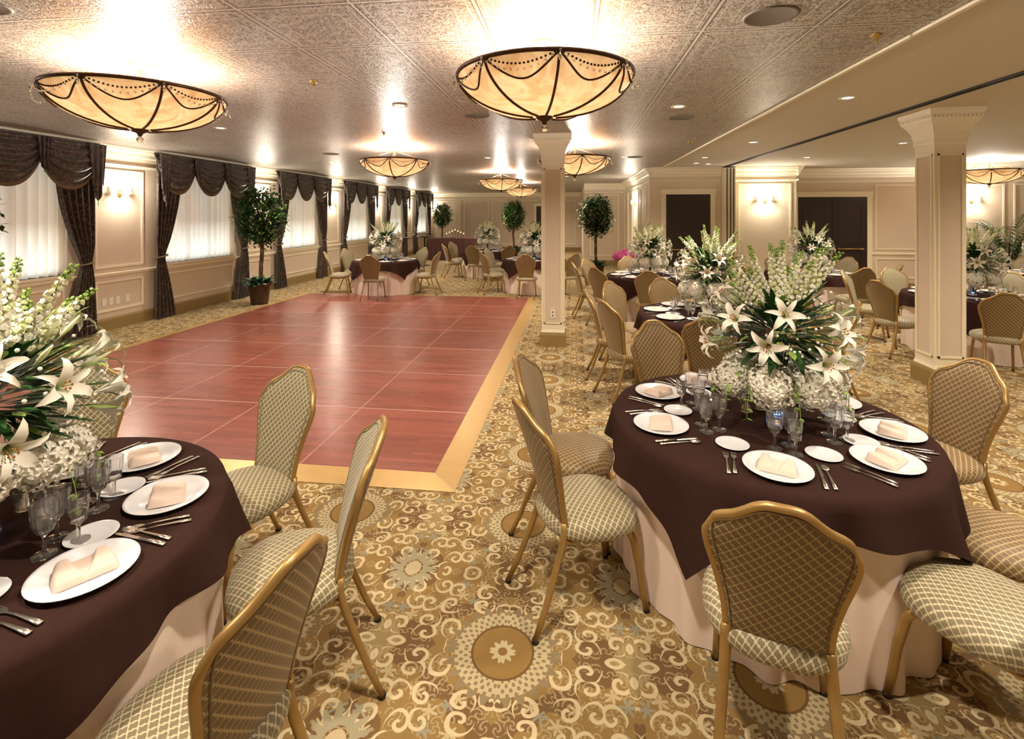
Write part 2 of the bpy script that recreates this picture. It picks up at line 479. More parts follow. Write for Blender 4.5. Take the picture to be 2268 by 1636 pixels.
for x in (3.58,3.66,3.73): mb.add(box(x-.008,x+.008,12.18,12.2,0.02,2.95),0,smooth=False)
mb.obj('trim_partition_seams',[M_track])
mb=MB(); mb.add(box(3.52,3.545,YB,12.2,2.985,3.0),0,smooth=False); mb.add(box(3.575,3.60,YB,12.2,2.985,3.0),0,smooth=False)
mb.add(box(3.545,3.575,YB,12.2,2.995,3.0),1,smooth=False)
mb.obj('trim_partition_track',[M_track,M_brass])
extr('trim_ceiling_edge',(2.11,YB),(2.11,12.3),(1,0),[(0,2.985),(.03,2.985),(.03,3.0),(0,3.0)],M_trim)

# columns
mb=MB()
P=[(.185,0),(.185,.16),(.175,.19),(.168,.2)]
mb.add(loft_sq(P),1,smooth=False)
P=[(.168,.2),(.16,.22),(.155,.24),(.155,2.62),(.165,2.63),(.17,2.66),(.165,2.68),(.17,2.70),(.18,2.76),(.21,2.83),(.245,2.88),(.25,2.90),(.245,2.92),(.26,2.94),(.27,2.97),(.27,3.0)]
mb.add(loft_sq(P),0,smooth=False)
for k in range(4):
    M=RZ(k*pi/2)
    mb.add(box(-.115,.115,-.1575,-.155,.33,2.5),2,M,smooth=False)
    for b in ((-.125,-.108,-.167,-.155,.32,2.52),(.108,.125,-.167,-.155,.32,2.52),(-.125,.125,-.167,-.155,.32,.34),(-.125,.125,-.167,-.155,2.5,2.52)):
        mb.add(box(*b),0,M,smooth=False)
    for i in range(13):
        x=-.24+i*.04
        mb.add(box(x-.012,x+.012,-.262,-.245,2.90,2.925),0,M,smooth=False)
colm=mb.mesh('column',[M_trim,M_base,M_wallp])
inst('column',colm,(-.29,7.21,0)); inst('column',colm,(4.02,6.03,0))

# ---------------------------------------------------------------- dance floor
X0,X1,Y0,Y1=-6.31,-.79,3.26,11.15
bw=.19
mb=MB()
xi0,xi1,yi0,yi1=X0+bw,X1-bw,Y0+bw,Y1-bw
mb.add(box(xi0,xi1,yi0,yi1,0,.022),0,smooth=False)
v=[(X0,Y0,.003),(X1,Y0,.003),(X1,Y1,.003),(X0,Y1,.003),(xi0,yi0,.024),(xi1,yi0,.024),(xi1,yi1,.024),(xi0,yi1,.024)]
for q in ((0,1,5,4),(1,2,6,5),(2,3,7,6),(3,0,4,7)):
    mb.add(([v[i] for i in q],[(0,1,2,3)]),1,smooth=False)
NR,NCc=7,5
for i in range(1,NR):
    y=yi0+(yi1-yi0)*i/NR; mb.add(box(xi0,xi1,y-.0045,y+.0045,.022,.0235),2,smooth=False)
for i in range(1,NCc):
    x=xi0+(xi1-xi0)*i/NCc; mb.add(box(x-.0025,x+.0025,yi0,yi1,.022,.0233),2,smooth=False)
for (p,q) in ((0,4),(1,5),(2,6),(3,7)):
    mb.add(tube([v[p],v[q]],.003,4),2)
mb.obj('dance_floor',[M_wood,M_goldedge,M_seam])

# ---------------------------------------------------------------- chair
def build_chair(front):
    mb=MB()
    zb=.45
    wt=[(0,.148),(.25,.156),(.5,.176),(.75,.202),(.88,.212),(.95,.211),(1,.200)]
    zt=[(0,.985),(.2,.983),(.35,.968),(.5,.940),(.65,.915),(.8,.898),(.9,.883),(.96,.866),(1,.838)]
    def P(s,t,side):
        w=sinterp(wt,t); x=s*w; z=zb+t*(sinterp(zt,abs(s))-zb)
        y=-.185-(z-zb)*.22-.045*((z-zb)/.5)**2+.04*s*s*(.3+.7*t)
        edge=(1-s**4)*(1-(2*t-1)**6)
        if side>0: y+=.012+.022*edge
        else: y-=.012+.010*edge
        return (x,y,z)
    nu,nv=22,18
    for side in (1,-1):
        g=grid(nu,nv,lambda u,v:P(2*u-1,v,side))
        if side>0: g=(g[0],[f[::-1] for f in g[1]])
        mb.add(g,0 if side>0 else 1,uv=[(p[0],p[2]) for p in g[0]])
    path=[(-1,j/nv) for j in range(nv+1)]+[(2*i/nu-1,1) for i in range(1,nu)]+[(1,1-j/nv) for j in range(nv+1)]
    pts=[]
    for s,t in path:
        a=Vector(P(s,t,1)); b=Vector(P(s,t,-1)); pts.append((a+b)/2)
    fr=[(p.x*1.015,p.y-.002,p.z+.002) for p in pts]
    mb.add(tube(fr,.0145,8),2)
    for side in (1,-1):
        pp=[P(s*.93,min(t,.975),side) for s,t in path]
        mb.add(tube(pp,.004,5),0 if side>0 else 1)
    bot=[P(2*i/nu-1,0,1) for i in range(nu+1)]+[P(1-2*i/nu,0,-1) for i in range(nu+1)]
    mb.add((bot,[tuple(range(len(bot)))]),1)
    prof=[(0.001,.497),(.3,.496),(.55,.492),(.78,.482),(.92,.466),(.985,.446),(1.0,.425),(.985,.405),(.93,.392),(.6,.388),(0.001,.388)]
    seg=40; v=[];uv=[];f=[]
    ur=[0,.3,.55,.79,.95,1.04,1.13,1.22,1.3,1.6,2.2]
    for (r,z),q in zip(prof,ur):
        for i in range(seg):
            a=2*pi*i/seg; c,s_=cos(a),sin(a)
            yy=.235*(abs(s_)**.85)*(1 if s_>0 else -1)
            xx=(.238+.06*(yy))*(abs(c)**.8)*(1 if c>0 else -1)
            v.append((xx*r,yy*r,z)); uv.append((xx*q,yy*q))
    for j in range(len(prof)-1):
        for i in range(seg):
            k=(i+1)%seg; f.append((j*seg+i,(j+1)*seg+i,(j+1)*seg+k,j*seg+k))
    mb.add((v,f),0,uv=uv)
    for sx in (-1,1):
        mb.add(tube([(sx*.152,-.185,.47),(sx*.155,-.18,.42),(sx*.158,-.195,.36),(sx*.166,-.235,.25),(sx*.178,-.285,.12),(sx*.19,-.335,.012)],[.015,.015,.015,.0145,.0135,.0125],8,flat=1.2),2)
        mb.add(tube([(sx*.16,.13,.40),(sx*.175,.165,.34),(sx*.183,.19,.22),(sx*.19,.205,.1),(sx*.195,.22,.012)],[.015,.015,.014,.0135,.0125],8,flat=1.2),2)
        mb.add(tube([(sx*.160,-.19,.385),(sx*.165,0,.38),(sx*.165,.14,.385)],.011,6),2)
        mb.add(lathe([(0,0),(.016,0),(.016,.012),(.012,.02),(0,.02)],8),3,T(sx*.19,-.336,0))
        mb.add(lathe([(0,0),(.016,0),(.016,.012),(.012,.02),(0,.02)],8),3,T(sx*.195,.221,0))
    return mb.mesh('dining_chair',[front,M_fabB,M_gold,M_black])
CH=build_chair(M_fab); CH2=build_chair(M_fab2)
def chair_at(x,z,cx,cz,mind=0.97,tw=0,me=None):
    dx,dz=x-cx,z-cz; d=sqrt(dx*dx+dz*dz)
    if d<mind: x,z=cx+dx/d*mind,cz+dz/d*mind
    X,Y=F(x,z); A,B=F(cx,cz)
    rz=atan2(B-Y,A-X)-pi/2+radians(tw)
    return inst('dining_chair',me or CH,(X,Y,0),rz)

# ---------------------------------------------------------------- table
def build_table(seed):
    rnd=random.Random(seed)
    mb=MB(); R=.77
    ph=[rnd.uniform(0,6.28) for _ in range(4)]
    def sk(u,v):
        a=u*2*pi; t=v
        fold=(.55*sin(17*a+ph[0]+1.2*sin(3*a+ph[1]))+.3*sin(29*a+ph[2]))
        r=.750+.002*t+ (.034*fold*(t**.7))
        return (r*cos(a),r*sin(a),.755-.75*t)
    mb.add(grid(280,10,sk),1)
    def ov(u,v):
        a=u*2*pi
        c,s_=abs(cos(a)),abs(sin(a)); p=(1/max(c,s_)-1)/.4142
        L=.16+.25*p**1.2
        if v<=.5:
            r=R*v*2; return (r*cos(a),r*sin(a),.764)
        t=(v-.5)*2
        fold=sin(13*a+ph[3]+1.3*sin(2*a+ph[2]))*.6+sin(4*a+ph[1]+1)*.35+.25*sin(23*a+ph[0])
        r=R+.014*min(1,t*6)+ .042*fold*t**1.2+.03*t+.02*p*t
        z=.764-.006*min(1,t*8)-L*t
        return (r*cos(a),r*sin(a),z)
    mb.add(grid(280,24,ov),0)
    mb.add(lathe([(0,.752),(.745,.752),(.745,.72),(0,.72)],48),1)
    mb.add(lathe([(.0,.0),(.3,.0),(.3,.03),(.04,.06),(.04,.72)],16),2)
    return mb.mesh('banquet_table',[M_brown,M_pink,M_black])
TBL=[build_table(i) for i in range(3)]
ZT=.7655

def m_plate(k=1.0):
    mb=MB(); mb.add(lathe([(0,.005*k),(.088*k,.005*k),(.1*k,.009*k),(.135*k,.019*k),(.145*k,.021*k),(.146*k,.0185*k),(.135*k,.014*k),(.1*k,.003*k),(.09*k,0),(0,0)],40),0)
    return mb
PLATE=m_plate(.95).mesh('dinner_plate',[M_white]); BREAD=m_plate(.52).mesh('bread_plate',[M_white])
def napkin_geo(mb,M,mi,n=20):
    # folded napkin: flat base square with two flaps opening in a V
    W,D=.078,.058
    def sg(x): return 1/(1+math.exp(max(-40,min(40,x))))
    def top(u,v):
        a,b=2*u-1,2*v-1
        taper=1-.14*max(0,b)
        e=(1-abs(a)**14)*(1-abs(b)**14)
        z=.003+.010*e+.006*e*(b+1)/2
        l=a-(-.05-.45*(b+1)/2); r=a-(.0+.50*(b+1)/2)
        lift=.35+.65*(b+1)/2
        z+=.022*e*lift*sg(l*70)
        z+=.018*e*lift*sg(-r*70)
        return (a*W*taper,b*D,z)
    mb.add(grid(n*2,n,top),mi,M)
    ring=[(-W,-D),(W,-D),(W*.86,D),(-W*.86,D)]
    mb.add(prism(ring,0,.0035),mi,M,smooth=False)
mb=MB(); napkin_geo(mb,ID,0); NAP=mb.mesh('folded_napkin',[M_nap])
def goblet_geo(h=.17,r=.037):
    return lathe([(0,0),(.034,0),(.034,.003),(.012,.008),(.006,.014),(.006,.35*h),(.010,.40*h),(.024,.46*h),(r*.88,.6*h),(r,.8*h),(r*1.02,h),(r*1.02-.002,h),(r-.003,.8*h),(r*.82,.6*h),(.02,.48*h),(0,.45*h)],14)
mb=MB(); mb.add(goblet_geo(),0,smooth=False); GOB=mb.mesh('water_goblet',[M_glass])
mb=MB(); mb.add(goblet_geo(.155,.030),0,smooth=False); WINE=mb.mesh('wine_glass',[M_glass])
def fork_geo(mb,M,mi):
    mb.add(tube([(0,-.1,.004),(0,-.06,.006),(0,.0,.007),(0,.04,.004)],[.009,.007,.0035,.004],8,flat=.35),mi,M)
    mb.add(prism([(-.004,.035),(.004,.035),(.011,.05),(.011,.066),(-.011,.066),(-.011,.05)],.003,.0055),mi,M,smooth=False)
    for x in (-.0095,-.0032,.0032,.0095): mb.add(prism([(x-.0016,.066),(x+.0016,.066),(x+.001,.1),(x-.001,.1)],.003,.0055),mi,M,smooth=False)
def knife_geo(mb,M,mi):
    mb.add(tube([(0,-.11,.004),(0,-.06,.006),(0,.0,.005)],[.009,.008,.006],8,flat=.4),mi,M)
    mb.add(prism([(-.004,-.002),(.008,.0),(.009,.07),(.004,.11),(-.005,.1)],.003,.005),mi,M,smooth=False)
def spoon_geo(mb,M,mi):
    mb.add(tube([(0,-.1,.004),(0,-.05,.006),(0,.04,.006),(0,.06,.005)],[.009,.006,.0035,.004],8,flat=.35),mi,M)
    mb.add(ball(.02,12,6),mi,M@T(0,.08,.005)@S(.9,1.35,.22))
mb=MB(); fork_geo(mb,ID,0); FORK=mb.mesh('dinner_fork',[M_silver])
mb=MB(); knife_geo(mb,ID,0); KNIFE=mb.mesh('dinner_knife',[M_silver])
mb=MB(); spoon_geo(mb,ID,0); SPOON=mb.mesh('soup_spoon',[M_silver])
def setting(cx,cz,ang,rp=.575):
    X,Y=F(cx,cz); a=radians(ang)+TH
    px,py=X+rp*cos(a),Y+rp*sin(a)
    M=T(px,py,ZT)@RZ(a+pi/2)
    def put(name,me,x,y,z=0,rz=0):
        l=M@Vector((x,y,z)); inst(name,me,l,a+pi/2+rz)
    j=lambda s:random.uniform(-s,s)
    put('dinner_plate',PLATE,0,0)
    put('folded_napkin',NAP,0,0,.0065,j(.5))
    put('bread_plate',BREAD,-.165,.185)
    put('dinner_fork',FORK,-.17,-.0,0,j(.06)); put('dinner_fork',FORK,-.2,-.01,0,j(.06))
    put('dinner_knife',KNIFE,.165,0,0,j(.04)); put('soup_spoon',SPOON,.195,0,0,j(.04))
    put('water_goblet',GOB,.02,.22+j(.01)); put('wine_glass',WINE,.10,.19+j(.01)); put('water_goblet',GOB,.09,.275)
def build_settings(n):
    mb=MB()
    for k in range(n):
        a=2*pi*k/n; M=T(.575*cos(a),.575*sin(a),0)@RZ(a+pi/2)
        mb.add(lathe([(0,.005),(.1,.009),(.145,.021),(.146,.0185),(.1,.002),(0,0)],24),0,M)
        napkin_geo(mb,M@T(0,0,.0065),1,6)
        mb.add(lathe([(0,.003),(.055,.006),(.08,.012),(.08,.01),(.05,0),(0,0)],18),0,M@T(-.165,.185,0))
        mb.add(goblet_geo(),3,M@T(.05,.2,0),smooth=False); mb.add(goblet_geo(.15,.029),3,M@T(.13,.185,0),smooth=False)
        fork_geo(mb,M@T(-.17,0,0),2); knife_geo(mb,M@T(.17,0,0),2)
    return mb.mesh('place_settings',[M_white,M_nap,M_silver,M_glass])
SETS=build_settings(8)

# ---------------------------------------------------------------- flowers
def leaf(mb,base,d,L,w,mi,droop=.2,cup=.12):
    d,a,b=frame_from(d); base=Vector(base)
    if b.z<0: b=-b
    mid=base+d*L*.45-b*cup*w
    tip=base+d*L-Vector((0,0,droop*L))
    l=base+d*L*.42+a*w*.5; r=base+d*L*.42-a*w*.5
    l2=base+d*L*.75+a*w*.32-Vector((0,0,droop*L*.4)); r2=base+d*L*.75-a*w*.32-Vector((0,0,droop*L*.4))
    m2=base+d*L*.77-b*cup*w-Vector((0,0,droop*L*.42))
    mb.add(([base,l,mid,r,l2,m2,r2,tip],[(0,1,2),(0,2,3),(1,4,5,2),(2,5,6,3),(4,7,5),(5,7,6)]),mi)
def rdir(rnd,zmin=-.2,zmax=1):
    z=rnd.uniform(zmin,zmax); a=rnd.uniform(0,2*pi); r=sqrt(max(0,1-z*z)); return Vector((r*cos(a),r*sin(a),z))
def hydrangea(mb,c,R,rnd,mi,n=150):
    mb.add(ball(R*.80,12,8),mi,T(*c))
    for i in range(n):
        z=1-2*(i+.5)/n; a=i*2.39996; r=sqrt(1-z*z)
        d=Vector((r*cos(a),r*sin(a),z)); d,u,v=frame_from(d)
        p=Vector(c)+d*R*rnd.uniform(.84,1.12); s=R*.23; ph=rnd.uniform(0,pi)
        for k in range(4):
            an=ph+k*pi/2; e=u*cos(an)+v*sin(an); g=-u*sin(an)+v*cos(an)
            mb.add(([p,p+e*s*.5+g*s*.42+d*s*.2,p+e*s-d*s*.25,p+e*s*.5-g*s*.42+d*s*.2],[(0,1,2,3)]),mi,smooth=False)
def lily(mb,c,d,rnd,L=.11):
    d,u,v=frame_from(d); c=Vector(c); ph=rnd.uniform(0,pi)
    for k in range(6):
        an=ph+k*pi/3; e=u*cos(an)+v*sin(an); g=-u*sin(an)+v*cos(an); w=L*(.15 if k%2 else .22)
        rows=[(0,.0,.25),(.45,.12,.7),(.85,.32,1),(1.0,.62,.8),(.88,.9,.45),(.66,1.04,.03)]
        vs=[]
        for (h,o,ww) in rows:
            q=c+d*h*L+e*o*L
            vs+=[q-g*w*ww+d*.006,q,q+g*w*ww+d*.006]
        fs=[]
        for r in range(5):
            for s_ in range(2): a0=r*3+s_; fs.append((a0,a0+1,a0+4,a0+3))
        mb.add((vs,fs),1)
    for k in range(6):
        an=ph+k*pi/3+.5; e=u*cos(an)+v*sin(an)
        mb.add(tube([c,c+d*L*.95+e*L*.13],.0011,4),5); mb.add(ball(.0033,6,4),4,T(*(c+d*L*.97+e*L*.14))@S(1,1,1.5))
def spike(mb,base,d,L,rnd):
    d=Vector(d).normalized(); pts=[]
    side=Vector((d.x,d.y,0)); w=rnd.uniform(.5,1.2)
    for i in range(7):
        t=i/6; pts.append(Vector(base)+d*L*t+side*(.16*L*t*t)*w)
    mb.add(tube(pts,[.004*(1-.6*i/6) for i in range(7)],5),3)
    for i in range(58):
        t=.42+.58*(i/58); k=t*6; i0=min(5,int(k)); p=pts[i0].lerp(pts[i0+1],k-i0)
        a=i*2.4; dd,u,v=frame_from(d); e=(u*cos(a)+v*sin(a)+dd*.3).normalized(); s=.023*(1.1-t)**.8+.004
        q=p+e*s*rnd.uniform(.7,1.1)
        M=Matrix.Translation(q)@e.to_track_quat('Z','Y').to_matrix().to_4x4()@S(.75,.75,1.1)
        mb.add(lathe([(.15*s,-s*.8),(s*.7,-.1*s),(s*.95,.5*s),(.1*s,.6*s)],5),(1 if rnd.random()<.45 else 2) if t<.88 else 5,M,smooth=False)
def build_flowers(seed):
    rnd=random.Random(seed); mb=MB()
    mb.add(lathe([(0,0),(.05,0),(.053,.01),(.045,.05),(.043,.12),(.06,.2),(.075,.24),(.071,.24),(.056,.2),(.039,.12),(.04,.05),(.04,.015),(0,.015)],24),0)
    mb.add(lathe([(0,.018),(.022,.018),(.022,.035),(0,.038)],12),6)
    for i in range(14):
        a=i*2.4; mb.add(tube([(.02*cos(a),.02*sin(a),.03),(.03*cos(a+1),.03*sin(a+1),.25),(.05*cos(a+1),.05*sin(a+1),.36)],.004,5),3)
    a0=rnd.uniform(0,6)
    for i in range(7):
        a=a0+2*pi*i/7+rnd.uniform(-.15,.15); r=rnd.uniform(.20,.25)
        hydrangea(mb,(r*cos(a),r*sin(a),rnd.uniform(.22,.30)),rnd.uniform(.088,.108),rnd,1)
    c=Vector((0,0,.46))
    for i in range(300):
        d=rdir(rnd,-.35,.85); L=rnd.uniform(.12,.22); st=c+d*rnd.uniform(.03,.19); st.z+=d.z*.06
        leaf(mb,st,d+Vector((0,0,.12)),L,rnd.uniform(.024,.046),3,rnd.uniform(0,.3))
    for i in range(80):
        d=rdir(rnd,-.3,.9); st=c+d*rnd.uniform(.2,.3)
        leaf(mb,st,d,rnd.uniform(.06,.14),rnd.uniform(.02,.035),5,rnd.uniform(0,.35))
    for i in range(18):
        z=-.35+.95*(i+.5)/18; a=i*2.39996+rnd.uniform(-.2,.2); r=sqrt(1-z*z); d=Vector((r*cos(a),r*sin(a),z))
        st=c+Vector((d.x*.30,d.y*.30,d.z*.3))
        lily(mb,st,d+Vector((rnd.uniform(-.3,.3),rnd.uniform(-.3,.3),rnd.uniform(-.1,.4))),rnd,rnd.uniform(.08,.1))
    for i in range(18):
        d=rdir(rnd,.0,.8); st=c+d*.27; e=d+Vector((0,0,.3)); e.normalize()
        mb.add(tube([st,st+e*.05,st+e*.1],[.004,.010,.003],6),2)
    for i in range(18):
        a=2*pi*i/18+rnd.uniform(-.2,.2); tilt=rnd.uniform(.08,.85)
        d=Vector((cos(a)*tilt,sin(a)*tilt,1)); spike(mb,c+Vector((0,0,.0)),d,rnd.uniform(.36,.55),rnd)
    for i in range(9):
        a=2*pi*i/9+rnd.uniform(-.3,.3); r=.2
        p=Vector((r*cos(a),r*sin(a),.3)); pts=[p]
        for k in range(7):
            p=p+Vector((cos(a)*.03*(1-k/7),sin(a)*.03*(1-k/7),-.012-.012*k*.5)); pts.append(p.copy())
        mb.add(tube(pts,.0015,4),5)
        for q in pts:
            if q.z<.04: continue
            for s_ in range(3): leaf(mb,q,rdir(rnd,-.6,.3),.028,.02,5,.2)
    for i in range(130):
        d=rdir(rnd,-.4,.9); q=c+d*rnd.uniform(.26,.36)
        mb.add(ball(.0075,5,4),1,T(*q))
    return mb.mesh('floral_centerpiece',[M_glass,M_petal,M_petalc,M_leafD,M_stamen,M_leafL,M_blue])
FL=[build_flowers(3),build_flowers(11)]
mb=MB(); mb.add(lathe([(0,0),(.03,0),(.035,.07),(.032,.07),(.028,.006),(0,.006)],16),0); mb.add(lathe([(0,.008),(.02,.008),(.02,.03),(0,.03)],12),1)
VOT=mb.mesh('votive_candle',[M_glass,M_flame])

def table(cx,cz,angs,near=None,fl=0,flo=(0,0),dist=1.05,seed=0,flrot=0,me=None):
    X,Y=F(cx,cz)
    inst('banquet_table',TBL[seed%3],(X,Y,0),TH)
    A,B=F(cx+flo[0],cz+flo[1])
    inst('floral_centerpiece',FL[fl],(A,B,ZT),flrot)
    if near:
        for a in near:
            if isinstance(a,tuple): setting(cx,cz,*a)
            else: setting(cx,cz,a)
        for k in (20,140,260):
            inst('votive_candle',VOT,(A+.17*cos(k),B+.17*sin(k),ZT))
    else:
        inst('place_settings',SETS,(X,Y,ZT),TH+seed)
    for a in angs:
        r=radians(a); chair_at(cx+dist*cos(r),cz+dist*sin(r),cx,cz,tw=random.uniform(-7,7),me=me)

table(1.34,2.68,[],near=[250,304,(342,.60),190,140,100,60,22],fl=0,flo=(.08,-.03),seed=0)
for (x,z,tw,me) in ((.96,1.84,0,CH),(.36,2.45,4,CH),(.37,2.98,0,CH2),(2.46,2.93,-4,CH2),(2.15,2.18,0,CH2),(1.72,1.80,0,CH),(1.2,3.73,0,CH2),(2.0,3.5,0,CH2)):
    chair_at(x,z,1.33,2.70,tw=tw,me=me)
table(-1.86,1.69,[],near=[68,24,343,300,255,205,160,115],fl=1,flo=(0.05,0),seed=1,flrot=1.0)
for (x,z) in ((-1.38,2.55),(-.88,2.0),(-.89,1.40),(-2.38,2.66),(-2.95,1.9),(-2.7,1.0)):
    chair_at(x,z,-1.86,1.69)
table(2.2,5.5,[200,168,247,135,95,45,335,290],seed=2,fl=1,dist=1.02,me=CH2)
table(2.5,9.0,[215,178,255,295,140,95,40,350],seed=0,fl=0,me=CH2)
table(5.7,9.5,[180,230,275,140,90,30,330],seed=1,fl=1)
table(6.3,6.8,[187,238,285,140,90,30,330],seed=2,fl=0,dist=1.15)
table(9.9,9.1,[180,230,280,140,60,330],seed=0,fl=1)
table(-3.05,12.0,[270,195,345,110,60,150],seed=1,fl=0)
table(-.75,15.2,[200,255,150,90,300],seed=2,fl=1)
table(.55,12.2,[200,258,150,90,310],seed=0,fl=0)

# ---------------------------------------------------------------- curtains
def build_curtain():
    mb=MB(); W=WW
    def drape(flip):
        def fn(u,v):
            z=2.8-v*2.78
            inner=sinterp([(0,.60),(.25,.52),(.45,.36),(.58,.22),(.62,.20),(.68,.24),(.85,.36),(1,.44)],v)
            outer=interp([(0,0),(.5,.0),(.6,.03),(.7,.0),(1,-.03)],v)
            y=outer+(inner-outer)*u
            pin=interp([(0,1),(.5,.8),(.6,.35),(.7,.7),(1,1.1)],v)
            x=.12+.035*pin*sin(u*2*pi*5.5+v*2)+.012*pin*sin(u*37)
            if flip: y=W-y
            return (x,y,z)
        g=grid(60,40,fn); mb.add(g,0)
        yy=.12 if not flip else W-.12
        mb.add(tube([(.12+.065*cos(a),yy+.115*sin(a),1.12+.02*sin(a)) for a in [2*pi*i/20 for i in range(20)]],.014,6,closed=True),1)
    drape(False); drape(True)
    n=3
    for k in range(n):
        c=W*(k+.5)/n; hw=W/n*.62; lift=.012*(k%2)
        def fn(u,v):
            s=2*u-1; h=(1-abs(s)**2.2)
            z=2.94-v*(.16+.50*h)
            x=.175+lift+.07*h*sin(v*pi)+.022*sin(v*2*pi*5)*(.35+h*.65)+.01*h
            return (x,c+hw*s*(1-.10*v*(1-h)),z)
        mb.add(grid(36,40,fn),0)
        pts=[fn(i/30,1.0) for i in range(31)]
        v=[];f=[]
        for i,p in enumerate(pts):
            v+=[p,(p[0]+.004,p[1],p[2]-.05)]
        for i in range(30): f.append((2*i,2*i+2,2*i+3,2*i+1))
        mb.add((v,f),1)
    for yc,w,L in ((.06,.2,.95),(W-.06,.2,.95),(W/3,.13,.5),(2*W/3,.13,.5)):
        def fn(u,v):
            s=2*u-1
            return (.26+.02*sin(u*2*pi*3),yc+w*s*(1-.35*v)*.7,2.94-v*(L-abs(s)*L*.35))
        mb.add(grid(24,10,fn),0)
    mb.add(box(.02,.20,-.03,W+.03,2.93,2.96),0,smooth=False)
    return mb.mesh('window_drapery',[M_cur,M_fringe])
CUR=build_curtain()
for w in WINS: inst('window_drapery',CUR,(XL,w,0))

# ---------------------------------------------------------------- chandeliers
def build_chand():
    mb=MB(); R=.57; D=.26
    def sf(a,t,o=0):
        r=(R+o)*cos(t*pi/2)**.92 if t<1 else 0; z=-(D+o)*sin(t*pi/2)**1.18
        return (r*cos(a),r*sin(a),z)
    mb.add(grid(64,16,lambda u,v:sf(u*2*pi,v*.995)),0)
    mb.add(lathe([(R-.012,-.010),(R+.010,-.012),(R+.016,0),(R+.012,.012),(R-.012,.012),(R-.012,-.010)],64),1)
    for k in range(8):
        a=2*pi*k/8+.2
        mb.add(tube([sf(a,t/14,.004) for t in range(14)],[.009]*14,6),1)
        b=a+2*pi/8
        pts=[]
        for i in range(15):
            u=i/14; tt=.03+.34*(1-(2*u-1)**2); pts.append(sf(a+(b-a)*u,tt,.005))
        mb.add(tube(pts,.0065,6),1)
        for i in range(19):
            u=i/18; tt=.02+.17*(1-(2*u-1)**2); p=sf(a+(b-a)*u,tt,.008)
            mb.add(ball(.0075,6,4),1,T(*p))
        for i in range(13):
            u=i/12; an=a+(b-a)*u; h=(1-(2*u-1)**2)
            mb.add(ball(.008,6,4),2,T((R+.03)*cos(an),(R+.03)*sin(an),-.01-.10*h),smooth=False)
        mb.add(lathe([(0,0),(.012,-.02),(.006,-.045),(0,-.05)],6),2,T((R+.03)*cos(a),(R+.03)*sin(a),-.02),smooth=False)
    mb.add(lathe([(0,-D+.03),(.07,-D+.022),(.05,-D-.015),(.02,-D-.03),(.012,-D-.05),(0,-D-.05)],16),1)
    mb.add(ball(.024,10,6),2,T(0,0,-D-.075),smooth=False)
    mb.add(tube([(0,0,-D+.02),(0,0,.21)],.012,8),1)
    mb.add(lathe([(0,.23),(.09,.23),(.085,.21),(.03,.19),(0,.19)],20),3)
    for k in range(3):
        a=2*pi*k/3; mb.add(tube([((R-.01)*cos(a),(R-.01)*sin(a),.005),(.05*cos(a),.05*sin(a),.15)],.005,6),1)
    for k in range(4):
        a=2*pi*k/4+.4; mb.add(ball(.03,10,6),4,T(.22*cos(a),.22*sin(a),-.02))
    return mb.mesh('bowl_chandelier',[M_alab,M_bronze,M_glass,M_trim,M_bulb])
CHN=build_chand()
def light(kind,name,loc,e,color=(1,.86,.68),size=.05,**k):
    l=bpy.data.lights.new(name,kind); l.energy=e; l.color=color
    if kind in('POINT','SPOT'): l.shadow_soft_size=size
    for a,b in k.items(): setattr(l,a,b)
    o=bpy.data.objects.new(name,l); o.location=loc; bpy.context.scene.collection.objects.link(o); return o
CP=[(-.19,3.29),(-3.27,3.40),(0.02,8.1),(-3.0,8.1),(-1.9,13.0),(-1.85,17.5),F(9.9,10.3),F(8.5,3.0)]
for i,(x,y) in enumerate(CP):
    inst('bowl_chandelier',CHN,(x,y,2.77))
    light('POINT','chandelier_light',(x,y,2.79),135,(1,.93,.84),.08)

# ---------------------------------------------------------------- sconces
def build_sconce():
    mb=MB()
    mb.add(lathe([(0,0),(.05,0),(.045,.015),(.0,.02)],16),0,RY(pi/2)@S(1.6,1,1))
    for s_ in (-1,1):
        mb.add(tube([(.02,0,0),(.07,s_*.03,-.05),(.1,s_*.075,-.04),(.1,s_*.085,0)],.006,6),0)
        mb.add(lathe([(.012,0),(.03,.02),(.034,.035),(.03,.035),(.0,.01)],12),1,T(.1,s_*.085,0))
        mb.add(ball(.022,10,6),2,T(.1,s_*.085,.06)@S(1,1,1.5))
        for k in range(5):
            a=2*pi*k/5; mb.add(lathe([(0,0),(.007,-.015),(.004,-.035),(0,-.04)],6),1,T(.1+.03*cos(a),s_*.085+.03*sin(a),.01),smooth=False)
    return mb.mesh('wall_sconce',[M_brass,M_glass,M_bulb])
SCN=build_sconce()
SC=[(XL,w+WW+.56,2.22,0) for w in WINS]
SC+=[(4.49,12.4,2.2,-pi/2),(1.84,15.2,2.2,pi),(9.5,13.2,2.2,-pi/2)]
for x,y,z,rz in SC:
    inst('wall_sconce',SCN,(x,y,z),rz)
    light('POINT','sconce_light',(x+.17*cos(rz),y+.17*sin(rz),z+.06),44,(1,.89,.74),.03)

